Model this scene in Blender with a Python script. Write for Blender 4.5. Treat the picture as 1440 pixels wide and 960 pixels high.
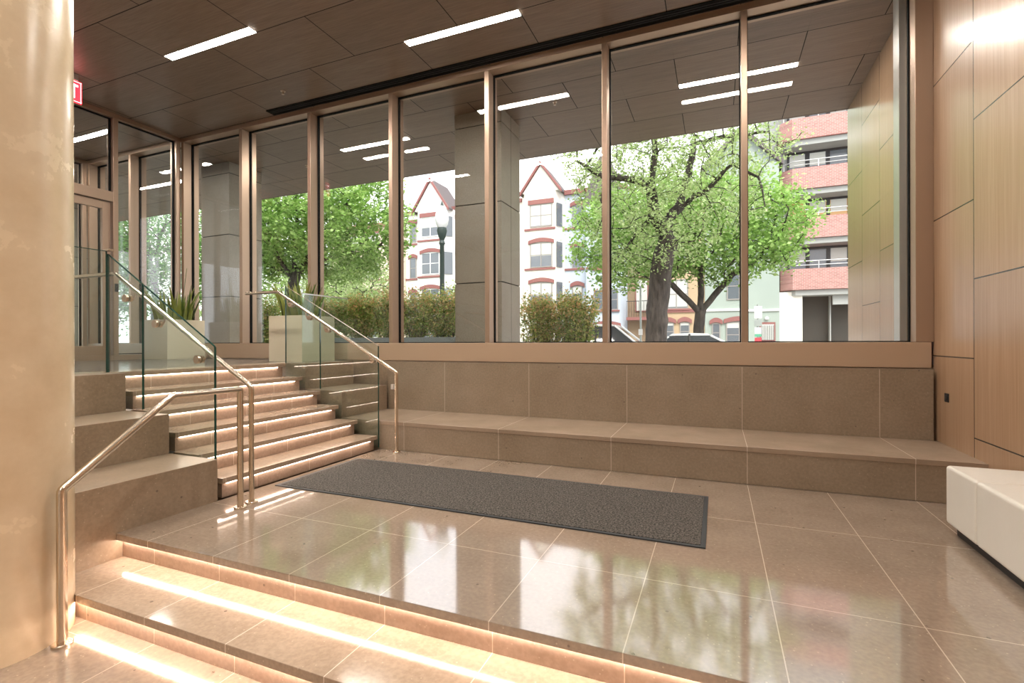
import bpy, bmesh, math, random
import numpy as np
from mathutils import Vector, Matrix
C = bpy.context.scene.collection
for o in list(bpy.data.objects): bpy.data.objects.remove(o)
sc = bpy.context.scene
# ------------------------------------------------------------------ camera
F_PX, YAW, ROLL, EYE = 695.7, 0.3929, -0.003, 1.30
fw = Vector((-math.sin(YAW), math.cos(YAW), 0)); rt = Vector((math.cos(YAW), math.sin(YAW), 0)); up = Vector((0, 0, 1))
r2 = rt*math.cos(ROLL)+up*math.sin(ROLL); u2 = -rt*math.sin(ROLL)+up*math.cos(ROLL)
cam = bpy.data.objects.new('camera', bpy.data.cameras.new('camera')); C.objects.link(cam)
cam.data.sensor_width = 36; cam.data.lens = F_PX/1440*36; cam.data.clip_start = .05; cam.data.clip_end = 400
m = Matrix((r2, u2, -fw)).transposed().to_4x4(); m.translation = (0, 0, EYE); cam.matrix_world = m
sc.camera = cam
# ------------------------------------------------------------------ world, sun, exposure
SKY = 2.15
w = bpy.data.worlds.new('overcast_sky'); sc.world = w; w.use_nodes = True
nt = w.node_tree; bg = nt.nodes['Background']
tc = nt.nodes.new('ShaderNodeTexCoord'); nz = nt.nodes.new('ShaderNodeTexNoise'); nz.inputs['Scale'].default_value = 2.2
cr = nt.nodes.new('ShaderNodeValToRGB'); cr.color_ramp.elements[0].color = (.86, .89, .96, 1); cr.color_ramp.elements[1].color = (1, .97, .97, 1)
cr.color_ramp.elements[0].position = .35; cr.color_ramp.elements[1].position = .6
nt.links.new(tc.outputs['Generated'], nz.inputs['Vector']); nt.links.new(nz.outputs['Fac'], cr.inputs['Fac'])
nt.links.new(cr.outputs['Color'], bg.inputs['Color']); bg.inputs['Strength'].default_value = SKY
sun = bpy.data.objects.new('sun', bpy.data.lights.new('sun', 'SUN')); C.objects.link(sun)
sun.data.energy = 2.6; sun.data.angle = math.radians(25); sun.data.color = (1, .97, .92)
sun.rotation_euler = (math.radians(42), 0, math.radians(28))
CEIL_L = 118.0; SPOT_W = 340.0; LED_L = 58.0
sc.view_settings.view_transform = 'Standard'; sc.view_settings.look = 'None'
sc.view_settings.exposure = 0.5; sc.view_settings.gamma = 1.0; sc.view_settings.use_curve_mapping = False
cy = sc.cycles; cy.max_bounces = 10; cy.diffuse_bounces = 5; cy.glossy_bounces = 5; cy.transmission_bounces = 6
cy.transparent_max_bounces = 40; cy.use_denoising = True; cy.sample_clamp_indirect = 6; cy.caustics_reflective = False; cy.caustics_refractive = False
# ------------------------------------------------------------------ helpers
def at(x, y, Y):
    """where the sight line through photo point (x, y) meets the facade plane at distance Y"""
    d = fw+(x-720)/F_PX*r2-(y-480)/F_PX*u2
    p = Vector((0, 0, EYE))+d*(Y/d.y); return p.x, p.z
class MB:
    def __init__(s): s.v = []; s.f = []
    def add(s, vs, fs):
        n = len(s.v); s.v += [tuple(p) for p in vs]; s.f += [tuple(n+i for i in f) for f in fs]; return s
    def box(s, x0, x1, y0, y1, z0, z1):
        v = [(x, y, z) for z in (z0, z1) for y in (y0, y1) for x in (x0, x1)]
        return s.add(v, [(0, 2, 3, 1), (4, 5, 7, 6), (0, 1, 5, 4), (2, 6, 7, 3), (0, 4, 6, 2), (1, 3, 7, 5)])
    def prism(s, poly, axis, a, b):
        """poly: 2-D outline; extruded along axis from a to b. axis 'x': (y,z), 'y': (x,z), 'z': (x,y)"""
        def P(p, t): return {'x': (t, p[0], p[1]), 'y': (p[0], t, p[1]), 'z': (p[0], p[1], t)}[axis]
        n = len(poly); v = [P(p, a) for p in poly]+[P(p, b) for p in poly]
        area = sum(poly[i][0]*poly[(i+1) % n][1]-poly[(i+1) % n][0]*poly[i][1] for i in range(n))
        fs = [tuple(range(n))[::-1], tuple(range(n, 2*n))]+[(i, (i+1) % n, n+(i+1) % n, n+i) for i in range(n)]
        if (area < 0) != (axis == 'y'): fs = [f[::-1] for f in fs]
        return s.add(v, fs)
    def tube(s, pts, r, n=12, cap=True):
        pts = [Vector(p) for p in pts]; k = len(pts); rs = r if isinstance(r, (list, tuple)) else [r]*k
        ref = None; vs = []
        for i, p in enumerate(pts):
            if i == 0: t = pts[1]-p
            elif i == k-1: t = p-pts[i-1]
            else: t = (pts[i+1]-p).normalized()+(p-pts[i-1]).normalized()
            t.normalize()
            if ref is None: ref = Vector((0, 0, 1)) if abs(t.z) < .8 else Vector((1, 0, 0))
            a = t.cross(ref).normalized(); b = t.cross(a).normalized(); ref = (ref-t*ref.dot(t)).normalized() if (ref-t*ref.dot(t)).length > .01 else ref
            sc_ = 1.0
            if 0 < i < k-1:
                c = (pts[i+1]-p).normalized().dot((p-pts[i-1]).normalized()); sc_ = 1
            for j in range(n):
                q = 2*math.pi*j/n; vs.append(p+(a*math.cos(q)+b*math.sin(q))*rs[i]*sc_)
        fs = [(i*n+j, i*n+(j+1) % n, (i+1)*n+(j+1) % n, (i+1)*n+j) for i in range(k-1) for j in range(n)]
        if cap: fs += [tuple(range(n))[::-1], tuple((k-1)*n+j for j in range(n))]
        return s.add(vs, fs)
    def lathe(s, prof, c, n=24):
        vs = [(c[0]+r*math.cos(2*math.pi*j/n), c[1]+r*math.sin(2*math.pi*j/n), c[2]+z) for r, z in prof for j in range(n)]
        k = len(prof); fs = [(i*n+j, i*n+(j+1) % n, (i+1)*n+(j+1) % n, (i+1)*n+j) for i in range(k-1) for j in range(n)]
        fs += [tuple(range(n))[::-1], tuple((k-1)*n+j for j in range(n))]
        return s.add(vs, fs)
    def build(s, name, mat, parent=None, bevel=0, smooth=False, seg=2):
        me = bpy.data.meshes.new(name); me.from_pydata(s.v, [], s.f); me.update()
        o = bpy.data.objects.new(name, me); C.objects.link(o)
        me.materials.append(mat)
        b = bmesh.new(); b.from_mesh(me); bmesh.ops.recalc_face_normals(b, faces=b.faces); b.to_mesh(me); b.free()
        if smooth:
            me.polygons.foreach_set('use_smooth', [True]*len(me.polygons))
            md = o.modifiers.new('edges', 'EDGE_SPLIT'); md.split_angle = math.radians(40)
        if bevel:
            md = o.modifiers.new('bevel', 'BEVEL'); md.width = bevel; md.segments = seg; md.limit_method = 'ANGLE'
        if parent is not None: child(o, parent)
        return o
def child(o, parent):
    o.parent = parent; o.matrix_parent_inverse = Matrix.Translation(-parent_loc(parent))
def parent_loc(p):
    v = Vector(p.location)
    while p.parent is not None:
        # meshes below an empty are built in world coordinates, so only the top carries an offset
        p = p.parent; v = Vector((0, 0, 0)) if p.parent is None else v
    return v if p.get('_top') is None or p.parent is None else v
def tag(o, label, cat, group=None, kind=None):
    o['label'] = label; o['category'] = cat
    if group: o['group'] = group
    if kind: o['kind'] = kind
    return o
def thing(name, label, cat, loc=(0, 0, 0), group=None):
    o = bpy.data.objects.new(name, None); C.objects.link(o); o.location = loc; o.empty_display_size = .1
    return tag(o, label, cat, group)
def struct(o): o['kind'] = 'structure'; return o
# ------------------------------------------------------------------ materials
def mat(name, col, rough=.5, metal=0, spec=.5, emit=None, estr=0, coat=0):
    m = bpy.data.materials.new(name); m.use_nodes = True; b = m.node_tree.nodes['Principled BSDF']
    b.inputs['Base Color'].default_value = (*col, 1); b.inputs['Roughness'].default_value = rough; b.inputs['Metallic'].default_value = metal
    b.inputs['Specular IOR Level'].default_value = spec; b.inputs['Coat Weight'].default_value = coat
    if emit: b.inputs['Emission Color'].default_value = (*emit, 1); b.inputs['Emission Strength'].default_value = estr
    return m
class NB:
    def __init__(s, m): s.t = m.node_tree; s.b = s.t.nodes['Principled BSDF']
    def n(s, typ, **kw):
        x = s.t.nodes.new(typ)
        for k, v in kw.items(): setattr(x, k, v)
        return x
    def l(s, a, b): s.t.links.new(a, b)
    def math(s, op, a, b=None, c=None):
        x = s.n('ShaderNodeMath', operation=op)
        for i, q in enumerate((a, b, c)):
            if q is None: continue
            if isinstance(q, (int, float)): x.inputs[i].default_value = q
            else: s.l(q, x.inputs[i])
        return x.outputs[0]
    def mix(s, f, a, b, mode='MIX'):
        x = s.n('ShaderNodeMix', data_type='RGBA', blend_type=mode)
        for q, i in ((f, 0), (a, 6), (b, 7)):
            if isinstance(q, (int, float)): x.inputs[i].default_value = q
            elif isinstance(q, tuple): x.inputs[i].default_value = (*q, 1)
            else: s.l(q, x.inputs[i])
        return x.outputs[2]
    def pos(s):
        g = s.n('ShaderNodeNewGeometry'); x = s.n('ShaderNodeSeparateXYZ'); s.l(g.outputs['Position'], x.inputs[0]); return g.outputs['Position'], x.outputs
    def noise(s, vec, scale, detail=4, stretch=None, rough=.5):
        if stretch:
            mp = s.n('ShaderNodeMapping'); mp.inputs['Scale'].default_value = stretch; s.l(vec, mp.inputs['Vector']); vec = mp.outputs[0]
        x = s.n('ShaderNodeTexNoise'); x.inputs['Scale'].default_value = scale; x.inputs['Detail'].default_value = detail; x.inputs['Roughness'].default_value = rough
        s.l(vec, x.inputs['Vector']); return x.outputs['Fac']
    def ramp(s, f, *st):
        x = s.n('ShaderNodeValToRGB'); e = x.color_ramp.elements
        for i, (p, c) in enumerate(st):
            if i < 2: e[i].position = p; e[i].color = (*c, 1)
            else: q = e.new(p); q.color = (*c, 1)
        s.l(f, x.inputs['Fac']); return x.outputs['Color']
    def line(s, c, off, step, wd, shift=None):
        """1 on the joints c = off + k*step"""
        t = s.math('DIVIDE', s.math('SUBTRACT', c, off), step)
        if shift is not None: t = s.math('ADD', t, shift)
        d = s.math('SUBTRACT', .5, s.math('ABSOLUTE', s.math('SUBTRACT', s.math('FRACT', t), .5)))
        return s.math('LESS_THAN', d, wd/2/step), t
    def grid(s, u, v, u0, us, v0, vs, wd, stagger=False):
        lv, tv = s.line(v, v0, vs, wd)
        row = s.math('FLOOR', tv)
        sh = s.math('MULTIPLY', s.math('FLOORED_MODULO', row, 2), .5) if stagger else None
        lu, tu = s.line(u, u0, us, wd, sh)
        cb = s.n('ShaderNodeCombineXYZ'); s.l(row, cb.inputs[0]); s.l(s.math('FLOOR', tu), cb.inputs[1])
        wn = s.n('ShaderNodeTexWhiteNoise'); s.l(cb.outputs[0], wn.inputs['Vector'])
        return s.math('MAXIMUM', lu, lv), wn.outputs['Value']
def bump(nb, h, strength, dist=.002):
    b = nb.n('ShaderNodeBump'); b.inputs['Strength'].default_value = strength; b.inputs['Distance'].default_value = dist
    nb.l(h, b.inputs['Height']); nb.l(b.outputs[0], nb.b.inputs['Normal'])
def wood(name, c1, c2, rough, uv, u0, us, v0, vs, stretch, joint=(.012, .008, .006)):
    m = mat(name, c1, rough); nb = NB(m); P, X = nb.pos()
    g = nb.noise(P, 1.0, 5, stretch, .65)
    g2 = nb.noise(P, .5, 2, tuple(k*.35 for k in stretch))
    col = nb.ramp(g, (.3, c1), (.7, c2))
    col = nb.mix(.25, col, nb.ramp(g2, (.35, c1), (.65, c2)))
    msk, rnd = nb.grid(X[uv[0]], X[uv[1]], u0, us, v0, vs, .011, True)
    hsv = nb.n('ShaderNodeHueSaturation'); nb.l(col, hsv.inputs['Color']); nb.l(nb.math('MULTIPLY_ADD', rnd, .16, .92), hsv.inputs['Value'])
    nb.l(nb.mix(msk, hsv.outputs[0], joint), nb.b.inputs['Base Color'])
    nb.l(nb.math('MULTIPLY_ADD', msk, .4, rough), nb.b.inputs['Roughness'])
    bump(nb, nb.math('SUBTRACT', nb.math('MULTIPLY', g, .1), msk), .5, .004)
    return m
GX, GU, GY, GV = 0.25, 0.617, 2.78, 1.15
def stone(name, c1, c2, rough=.3, u=None, v=None, grout=(.62, .52, .42), wd=.005, fleck=True, spec=.5, grain=.22):
    m = mat(name, c1, rough, spec=spec); nb = NB(m); P, X = nb.pos()
    a = nb.noise(P, 2.2, 5, (1, 1, 1), .6); b = nb.noise(P, 45, 3)
    col = nb.ramp(a, (.3, c1), (.7, c2)); col = nb.mix(grain, col, nb.ramp(b, (.35, tuple(k*.75 for k in c1)), (.65, tuple(min(1, k*1.25) for k in c2))))
    if fleck:
        vo = nb.n('ShaderNodeTexVoronoi'); vo.inputs['Scale'].default_value = 24; nb.l(P, vo.inputs['Vector'])
        f = nb.math('LESS_THAN', vo.outputs['Distance'], .1)
        col = nb.mix(nb.math('MULTIPLY', f, .35), col, (.62, .52, .4))
        vo2 = nb.n('ShaderNodeTexVoronoi'); vo2.inputs['Scale'].default_value = 6; nb.l(P, vo2.inputs['Vector'])
        col = nb.mix(nb.math('MULTIPLY', nb.math('LESS_THAN', vo2.outputs['Distance'], .05), .6), col, (.07, .05, .04))
    msk = None
    for js in (u, v):
        if js:
            ln, _ = nb.line(X[js[0]], js[1], js[2], wd); msk = ln if msk is None else nb.math('MAXIMUM', msk, ln)
    if msk is not None: col = nb.mix(msk, col, grout)
    nb.l(col, nb.b.inputs['Base Color'])
    nb.l(nb.math('MULTIPLY_ADD', b, .06 if grain > .1 else .01, rough-.03), nb.b.inputs['Roughness'])
    return m
def glass(name, tint=(.93, .97, .95), f0=.05, rough=0.0):
    m = bpy.data.materials.new(name); m.use_nodes = True; t = m.node_tree; t.nodes.clear()
    out = t.nodes.new('ShaderNodeOutputMaterial'); tr = t.nodes.new('ShaderNodeBsdfTransparent'); gl = t.nodes.new('ShaderNodeBsdfGlossy'); mx = t.nodes.new('ShaderNodeMixShader')
    tr.inputs[0].default_value = (*tint, 1); gl.inputs['Roughness'].default_value = rough
    g = t.nodes.new('ShaderNodeNewGeometry'); dp = t.nodes.new('ShaderNodeVectorMath'); dp.operation = 'DOT_PRODUCT'
    t.links.new(g.outputs['Normal'], dp.inputs[0]); t.links.new(g.outputs['Incoming'], dp.inputs[1])
    def M(op, a, b=None):
        x = t.nodes.new('ShaderNodeMath'); x.operation = op
        for i, q in enumerate((a, b)):
            if q is None: continue
            if isinstance(q, (int, float)): x.inputs[i].default_value = q
            else: t.links.new(q, x.inputs[i])
        return x.outputs[0]
    c = M('SUBTRACT', 1, M('ABSOLUTE', dp.outputs['Value'])); c = M('MAXIMUM', c, 0)
    fac = M('ADD', M('MULTIPLY', M('POWER', c, 5), 1-f0), f0)
    t.links.new(fac, mx.inputs[0]); t.links.new(tr.outputs[0], mx.inputs[1]); t.links.new(gl.outputs[0], mx.inputs[2]); t.links.new(mx.outputs[0], out.inputs[0])
    return m
WALLWOOD = ('z', 'y')
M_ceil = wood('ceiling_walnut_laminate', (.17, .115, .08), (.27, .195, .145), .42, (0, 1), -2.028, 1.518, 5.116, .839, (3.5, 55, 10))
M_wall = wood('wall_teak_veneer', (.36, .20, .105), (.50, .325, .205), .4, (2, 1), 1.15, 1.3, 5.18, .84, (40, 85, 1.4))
b_ = M_wall.node_tree.nodes['Principled BSDF']; b_.inputs['Coat Weight'].default_value = 1; b_.inputs['Coat IOR'].default_value = 1.6; b_.inputs['Coat Roughness'].default_value = .2
M_floor = stone('polished_floor_stone', (.23, .175, .13), (.31, .24, .185), .07, (0, GX, GU), (1, GY, GV), (.56, .47, .38), .005, spec=1.0)
M_floor.node_tree.nodes['Principled BSDF'].inputs['IOR'].default_value = 2.0
M_step = stone('step_stone', (.30, .225, .16), (.39, .30, .225), .10, (0, GX, GU), None, spec=.3)
M_bench = stone('bench_stone', (.25, .19, .13), (.33, .26, .19), .3, (0, GX, GU*2), None)
M_seat = stone('bench_seat_stone', (.30, .225, .16), (.38, .29, .215), .28, (0, GX, GU*2), None, fleck=False, grain=.05)
M_ledge = stone('ledge_stone', (.25, .185, .125), (.34, .26, .185), .3)
M_tread = stone('tread_stone', (.32, .235, .165), (.42, .32, .235), .16, None, (1, .4, 1.25))
M_riser = stone('riser_stone', (.32, .225, .165), (.42, .31, .24), .3, None, (1, .75, .62))
M_riserx = stone('lower_riser_stone', (.32, .225, .165), (.42, .31, .24), .3, (0, GX, GU), None)
M_slate = stone('landing_dark_stone', (.09, .085, .08), (.15, .14, .13), .15)
M_bronze = mat('champagne_bronze_frame', (.43, .31, .225), .38, .55)
M_sill = mat('beige_sill_laminate', (.47, .34, .235), .45)
M_alu = mat('pale_aluminium', (.62, .62, .60), .3, .6)
M_steel = mat('brushed_stainless', (.72, .62, .50), .24, 1)
M_steel2 = mat('bracket_steel', (.6, .48, .38), .3, 1)
M_black = mat('black_metal', (.012, .012, .013), .45)
M_gasket = mat('black_gasket', (.006, .006, .006), .8, spec=.2)
M_light = mat('lamp_diffuser', (1, 1, 1), .5, emit=(1, .93, .85), estr=CEIL_L)
M_led = mat('led_strip_diffuser', (1, 1, 1), .5, emit=(1, .80, .68), estr=LED_L)
M_led2 = mat('stair_led_diffuser', (1, 1, 1), .5, emit=(1, .82, .70), estr=LED_L*.26)
M_win = glass('window_glass', (.985, .992, .987), .05)
M_guard = glass('guard_glass', (.925, .975, .965), .045)
M_gedge = mat('green_glass_edge', (.02, .07, .055), .1)
M_plaster = mat('cream_polished_plaster', (.68, .54, .37), .22); nb = NB(M_plaster); P, X = nb.pos()
a_ = nb.noise(P, 3.5, 6, None, .6); nb.l(nb.ramp(a_, (.3, (.60, .47, .31)), (.7, (.72, .60, .42))), nb.b.inputs['Base Color'])
bump(nb, nb.noise(P, 6, 5), .25, .01); nb.l(nb.math('MULTIPLY_ADD', a_, .25, .12), nb.b.inputs['Roughness'])
M_white = mat('white_plaster', (.7, .66, .6), .6)
M_mat = mat('charcoal_carpet', (.03, .028, .027), .95); nb = NB(M_mat); P, X = nb.pos()
n_ = nb.noise(P, 75, 3, None, .8); nb.l(nb.ramp(n_, (.42, (.014, .012, .01)), (.62, (.15, .13, .11))), nb.b.inputs['Base Color']); bump(nb, n_, 1, .006)
M_rubber = mat('black_rubber', (.02, .022, .026), .5)
M_leather = mat('white_leather', (.70, .66, .59), .36); nb = NB(M_leather); P, X = nb.pos(); bump(nb, nb.noise(P, 5, 3), .35, .02)
M_planter = mat('cream_planter_lacquer', (.70, .62, .46), .35)
M_soil = mat('dark_soil', (.03, .022, .015), .9)
M_colstone = stone('column_cladding', (.27, .24, .195), (.33, .30, .25), .4, None, None, fleck=False)
nbc = NB(M_colstone)
def leafmat(name, cols, trans=.35, rough=.45):
    m = bpy.data.materials.new(name); m.use_nodes = True; t = m.node_tree; b = t.nodes['Principled BSDF']; nb = NB(m)
    g = nb.n('ShaderNodeNewGeometry'); st = [(i/(len(cols)-1), c) for i, c in enumerate(cols)]
    col = nb.ramp(g.outputs['Random Per Island'], *st)
    nb.l(col, b.inputs['Base Color']); b.inputs['Roughness'].default_value = rough
    tl = nb.n('ShaderNodeBsdfTranslucent'); nb.l(col, tl.inputs['Color']); mx = nb.n('ShaderNodeMixShader'); mx.inputs[0].default_value = trans
    nb.l(b.outputs[0], mx.inputs[1]); nb.l(tl.outputs[0], mx.inputs[2]); nb.l(mx.outputs[0], t.nodes['Material Output'].inputs[0])
    return m
M_leafA = leafmat('young_leaves', [(.30, .42, .14), (.43, .57, .23), (.60, .70, .38)])
M_leafB = leafmat('bright_green_leaves', [(.20, .37, .07), (.35, .55, .14), (.50, .68, .25)])
M_leafC = leafmat('deep_green_leaves', [(.05, .20, .03), (.12, .36, .06), (.22, .46, .09)])
M_leafN = leafmat('shrub_leaves', [(.14, .24, .04), (.26, .38, .08), (.42, .48, .14), (.55, .38, .17)])
M_leafN2 = leafmat('reddish_shrub_tips', [(.50, .52, .16), (.74, .50, .22), (.74, .38, .18)])
M_bark = mat('dark_bark', (.05, .04, .035), .9); nb = NB(M_bark); P, X = nb.pos()
n_ = nb.noise(P, 14, 6, (1, 1, .25)); nb.l(nb.ramp(n_, (.35, (.015, .012, .011)), (.7, (.09, .075, .065))), nb.b.inputs['Base Color']); bump(nb, n_, 1, .03)
M_snake = leafmat('snake_plant_leaves', [(.05, .10, .015), (.13, .20, .03), (.28, .30, .06)], .1)
# ------------------------------------------------------------------ setting: floors
CZ, WY, GYN, WX, LX = 4.985, 5.98, 6.14, 1.94, -8.95
R = .17; T = .295; SX = -3.79; SY0, SY1 = 2.86, 4.90
fl = MB().box(SX, WX, 2.08, 4.95, -.045, 0).build('floor', M_floor, bevel=.003); struct(fl)
struct(MB().box(SX, WX, 2.13, 5.98, -.6, -.046).build('floor_base', M_riserx))
struct(MB().box(-9, WX, -6.5, 1.74, -.45, -.34).build('floor_lower', M_floor))
struct(MB().box(LX-2.85, -5.62, -6.5, 5.98, .86, 1.02).build('floor_landing', M_slate))
# lower entry steps
es = thing('entry_steps', 'pair of wide lit stone steps rising from the lower floor to the polished platform', 'steps', (-.9, 1.7, -.34))
st = MB().box(SX, WX, 1.69, 2.13, -.215, -.17).build('tread', M_step, es, bevel=.003)
MB().box(SX, WX, 1.74, 2.13, -.45, -.216).build('riser', M_riserx, es)
MB().box(SX+.02, WX-.002, 1.721, 1.730, -.224, -.2165).build('led_strip', M_led, es)
MB().box(SX+.02, WX-.002, 2.111, 2.120, -.054, -.0465).build('led_strip', M_led, es)
MB().box(SX, WX, 2.122, 2.1295, -.1695, -.046).build('riser', M_riserx, es)
# ------------------------------------------------------------------ stone ledges (terraces) beside the stair
def ledge(x0, x1, y0, y1, z1, label, group=None, z0=-.6, m_=None):
    o = MB().box(x0, x1, y0, y1, z0, z1).build('stone_ledge', m_ or M_ledge, bevel=.003); tag(o, label, 'ledge', group); return o
ledge(SX-2*T-.01, SX, 1.76, 2.825, .34, 'lowest stone ledge left of the stair, right of the round column', 'stone ledges left of the stair')
ledge(SX-4*T-.02, SX-2*T-.012, -2.0, 2.825, .68, 'middle stone ledge left of the stair', 'stone ledges left of the stair')
ledge(-5.618, SX-4*T-.022, -2.0, 2.825, 1.021, 'topmost stone ledge left of the stair carrying the glass return panel', 'stone ledges left of the stair')
ledge(SX-4*T-.02, SX-2*T-.012, 4.96, 5.89, .68, 'middle stone ledge right of the stair behind the glass guard', 'stone ledges right of the stair')
ledge(-5.618, SX-4*T-.022, 4.96, 5.89, 1.021, 'topmost stone ledge right of the stair below the window', 'stone ledges right of the stair')
# ------------------------------------------------------------------ staircase
stair = thing('staircase', 'six-step stone staircase with glowing strips under each tread', 'stairs', (SX, 3.88, 0))
for k in range(6):
    x = SX-k*T; z = (k+1)*R
    s_ = MB().box(x-T-.03 if k < 5 else x-.353, x, SY0+.01, SY1-.01, z-.045, z-(0 if k < 5 else -.001)).build('tread', M_tread, stair, bevel=.003)
    MB().box(x-T-.02, x-.035, SY0+.03, SY1-.03, z-R+.001, z-.0455).build('riser', M_riser, s_)
    MB().box(x-.027, x-.017, SY0+.06, SY1-.12, z-.053, z-.046).build('led_strip', M_led2, s_)
MB().box(SX-5*T-.05, SX-.3, SY0+.04, SY1-.04, -.3, 0).build('stair_core', M_ledge, stair)
for k in range(1, 6):
    MB().box(SX-5*T-.05, SX-k*T-.05, SY0+.04, SY1-.04, (k-1)*R+.001, k*R-.05).build('stair_core', M_ledge, stair)
# ------------------------------------------------------------------ bench along the window
bench = thing('stone_bench', 'long built-in brown stone bench below the big window', 'bench', (-1.2, 5.4, 0))
MB().box(SX, WX-.001, 4.95, 5.91, .295, .34).build('seat', M_seat, bench, bevel=.003)
MB().box(SX-2*T, SX, 4.95, 5.91, .295, .34).build('seat', M_seat, bench)
MB().box(SX, WX-.001, 4.955, 5.9, .001, .295).build('front_panel', M_bench, bench)
MB().box(SX-2*T, SX-.001, 4.955, 5.9, -.3, .295).build('front_panel', M_bench, bench)
MB().box(-4.38, WX-.03, 5.912, 5.97, .341, 1.015).build('back_panel', M_bench, bench)
struct(MB().box(SX-2*T, SX, 2.83, 4.95, -.6, -.3).build('floor_base', M_ledge))
# ------------------------------------------------------------------ window wall
struct(MB().box(LX-2.85, WX, 5.985, 6.3, -.6, 1.025).build('wall_front', M_ledge))
struct(MB().box(LX-2.85, WX-.02, 5.98, 6.30, 1.03, 1.282).build('trim_sill', M_sill, bevel=.004))
struct(MB().box(LX-2.85, WX, 5.975, 6.24, 4.915, CZ+.001).build('trim_head', M_bronze, bevel=.002))
MULL = [-11.8, -10.47, -8.95, -7.477, -5.966, -4.42, -2.87, -1.289, .2494]
for i, x in enumerate(MULL):
    struct(MB().box(x, x+.065, WY, 6.21, 1.283, 4.914).build('trim_mullion', M_bronze, bevel=.004))
    struct(MB().box(x+.008, x+.057, 6.2105, 6.27, 1.283, 4.95).build('trim_mullion_cap', M_bronze))
struct(MB().box(1.796, WX-.001, WY, 6.24, 1.283, 4.914).build('trim_mullion', M_bronze, bevel=.004))
struct(MB().box(1.74, WX-.001, 6.2405, 6.42, 1.283, CZ).build('trim_mullion_cap', M_alu))
ed = [x for x in MULL]+[1.796]
for i in range(len(MULL)):
    a, b = ed[i]+.065, ed[i+1]
    g = MB()
    for (x0, x1, z0, z1) in ((a, b, 1.283, 1.295), (a, b, 4.902, 4.9145), (a, a+.012, 1.295, 4.902), (b-.012, b, 1.295, 4.902)):
        g.box(x0, x1, GYN-.012, GYN+.03, z0, z1)
    fr = struct(g.build('window_%d' % (i+1), M_gasket))
    MB().box(a+.012, b-.012, GYN, GYN+.018, 1.295, 4.902).build('glass_pane', M_win, fr)
# storefront walls (left, and beyond the vestibule)
def storefront(X0, posts, y_end, first):
    """glass wall in the plane X0 with posts at the given Y"""
    struct(MB().box(X0-.15, X0, -6.5, y_end, 4.915, CZ+.001).build('trim_head', M_bronze))
    struct(MB().box(X0-.15, X0, posts[0], y_end, 1.021, 1.10 if first else 1.12).build('trim_base', M_bronze))
    for y in posts: struct(MB().box(X0-.16, X0, y, y+.075, 1.10, 4.914).build('trim_mullion', M_bronze, bevel=.004))
storefront(LX, [3.25, 4.89, 5.895], 5.97, True)
storefront(LX-2.85, [1.9, 3.4, 4.75, 5.895], 5.97, False)
n = len(MULL)+1
def pane_x(X0, y0, y1, z0, z1, idx):
    g = MB()
    for (a, b, c, d) in ((y0, y1, z0, z0+.014), (y0, y1, z1-.014, z1), (y0, y0+.014, z0, z1), (y1-.014, y1, z0, z1)): g.box(X0-.1, X0-.06, a, b, c, d)
    fr = struct(g.build('window_%d' % idx, M_gasket)); MB().box(X0-.09, X0-.072, y0+.014, y1-.014, z0+.014, z1-.014).build('glass_pane', M_win, fr)
pane_x(LX, 4.967, 5.893, 1.11, 4.91, n)
pane_x(LX, 3.33, 4.888, 3.72, 4.91, n+1)
struct(MB().box(LX-.15, LX, 3.33, 4.888, 3.56, 3.72).build('trim_transom', M_bronze, bevel=.003))
for i, (a, b) in enumerate(((1.977, 3.398), (3.477, 4.748), (4.827, 5.893))): pane_x(LX-2.85, a, b, 1.13, 4.91, n+2+i)
for i, (a, b) in enumerate(((3.34, 4.09), (4.10, 4.875))):
    d = MB()
    for (y0, y1, z0, z1) in ((a, a+.11, 1.03, 3.55), (b-.11, b, 1.03, 3.55), (a+.11, b-.11, 1.03, 1.25), (a+.11, b-.11, 3.43, 3.55)): d.box(LX-.1, LX-.05, y0, y1, z0, z1)
    dd = struct(d.build('door_%d' % (i+1), M_bronze, bevel=.003))
    MB().box(LX-.084, LX-.066, a+.11, b-.11, 1.25, 3.43).build('glass_pane', M_win, dd)
    hy = b-.14 if i == 0 else a+.14
    MB().tube([(LX-.05, hy, 1.75), (LX+.02, hy, 1.75), (LX+.02, hy, 2.45), (LX-.05, hy, 2.45)], .014, 10).build('door_handle', M_steel, dd, smooth=True)
tag(MB().box(LX, LX+.03, 4.905, 4.945, 2.12, 2.25).build('card_reader', M_black, bevel=.004), 'small black card reader on the storefront post', 'card reader')
# other walls
struct(MB().box(LX-.15, LX, -6.5, 3.25, 1.0, CZ).build('wall_left', M_white))
struct(MB().box(LX-2.99, LX-.16, 1.7, 1.9, 1.0, CZ).build('wall_vestibule', M_white))
struct(MB().box(-11.95, WX+.2, -6.7, -6.5, -.6, CZ).build('wall_back', M_white))
struct(MB().box(-9.1, -8.95, -6.5, 2, -.6, 1.0).build('wall_left_lower', M_white))
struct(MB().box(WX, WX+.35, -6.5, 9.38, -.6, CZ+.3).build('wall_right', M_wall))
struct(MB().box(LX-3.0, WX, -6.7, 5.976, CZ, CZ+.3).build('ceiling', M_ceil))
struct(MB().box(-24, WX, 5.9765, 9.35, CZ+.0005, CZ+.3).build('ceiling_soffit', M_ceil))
struct(MB().box(-24, WX+.35, -6.7, 9.36, CZ+.31, CZ+1.6).build('ceiling_sun_block', M_colstone))  # unseen thick slab, added to keep the sun out of the interior
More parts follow.
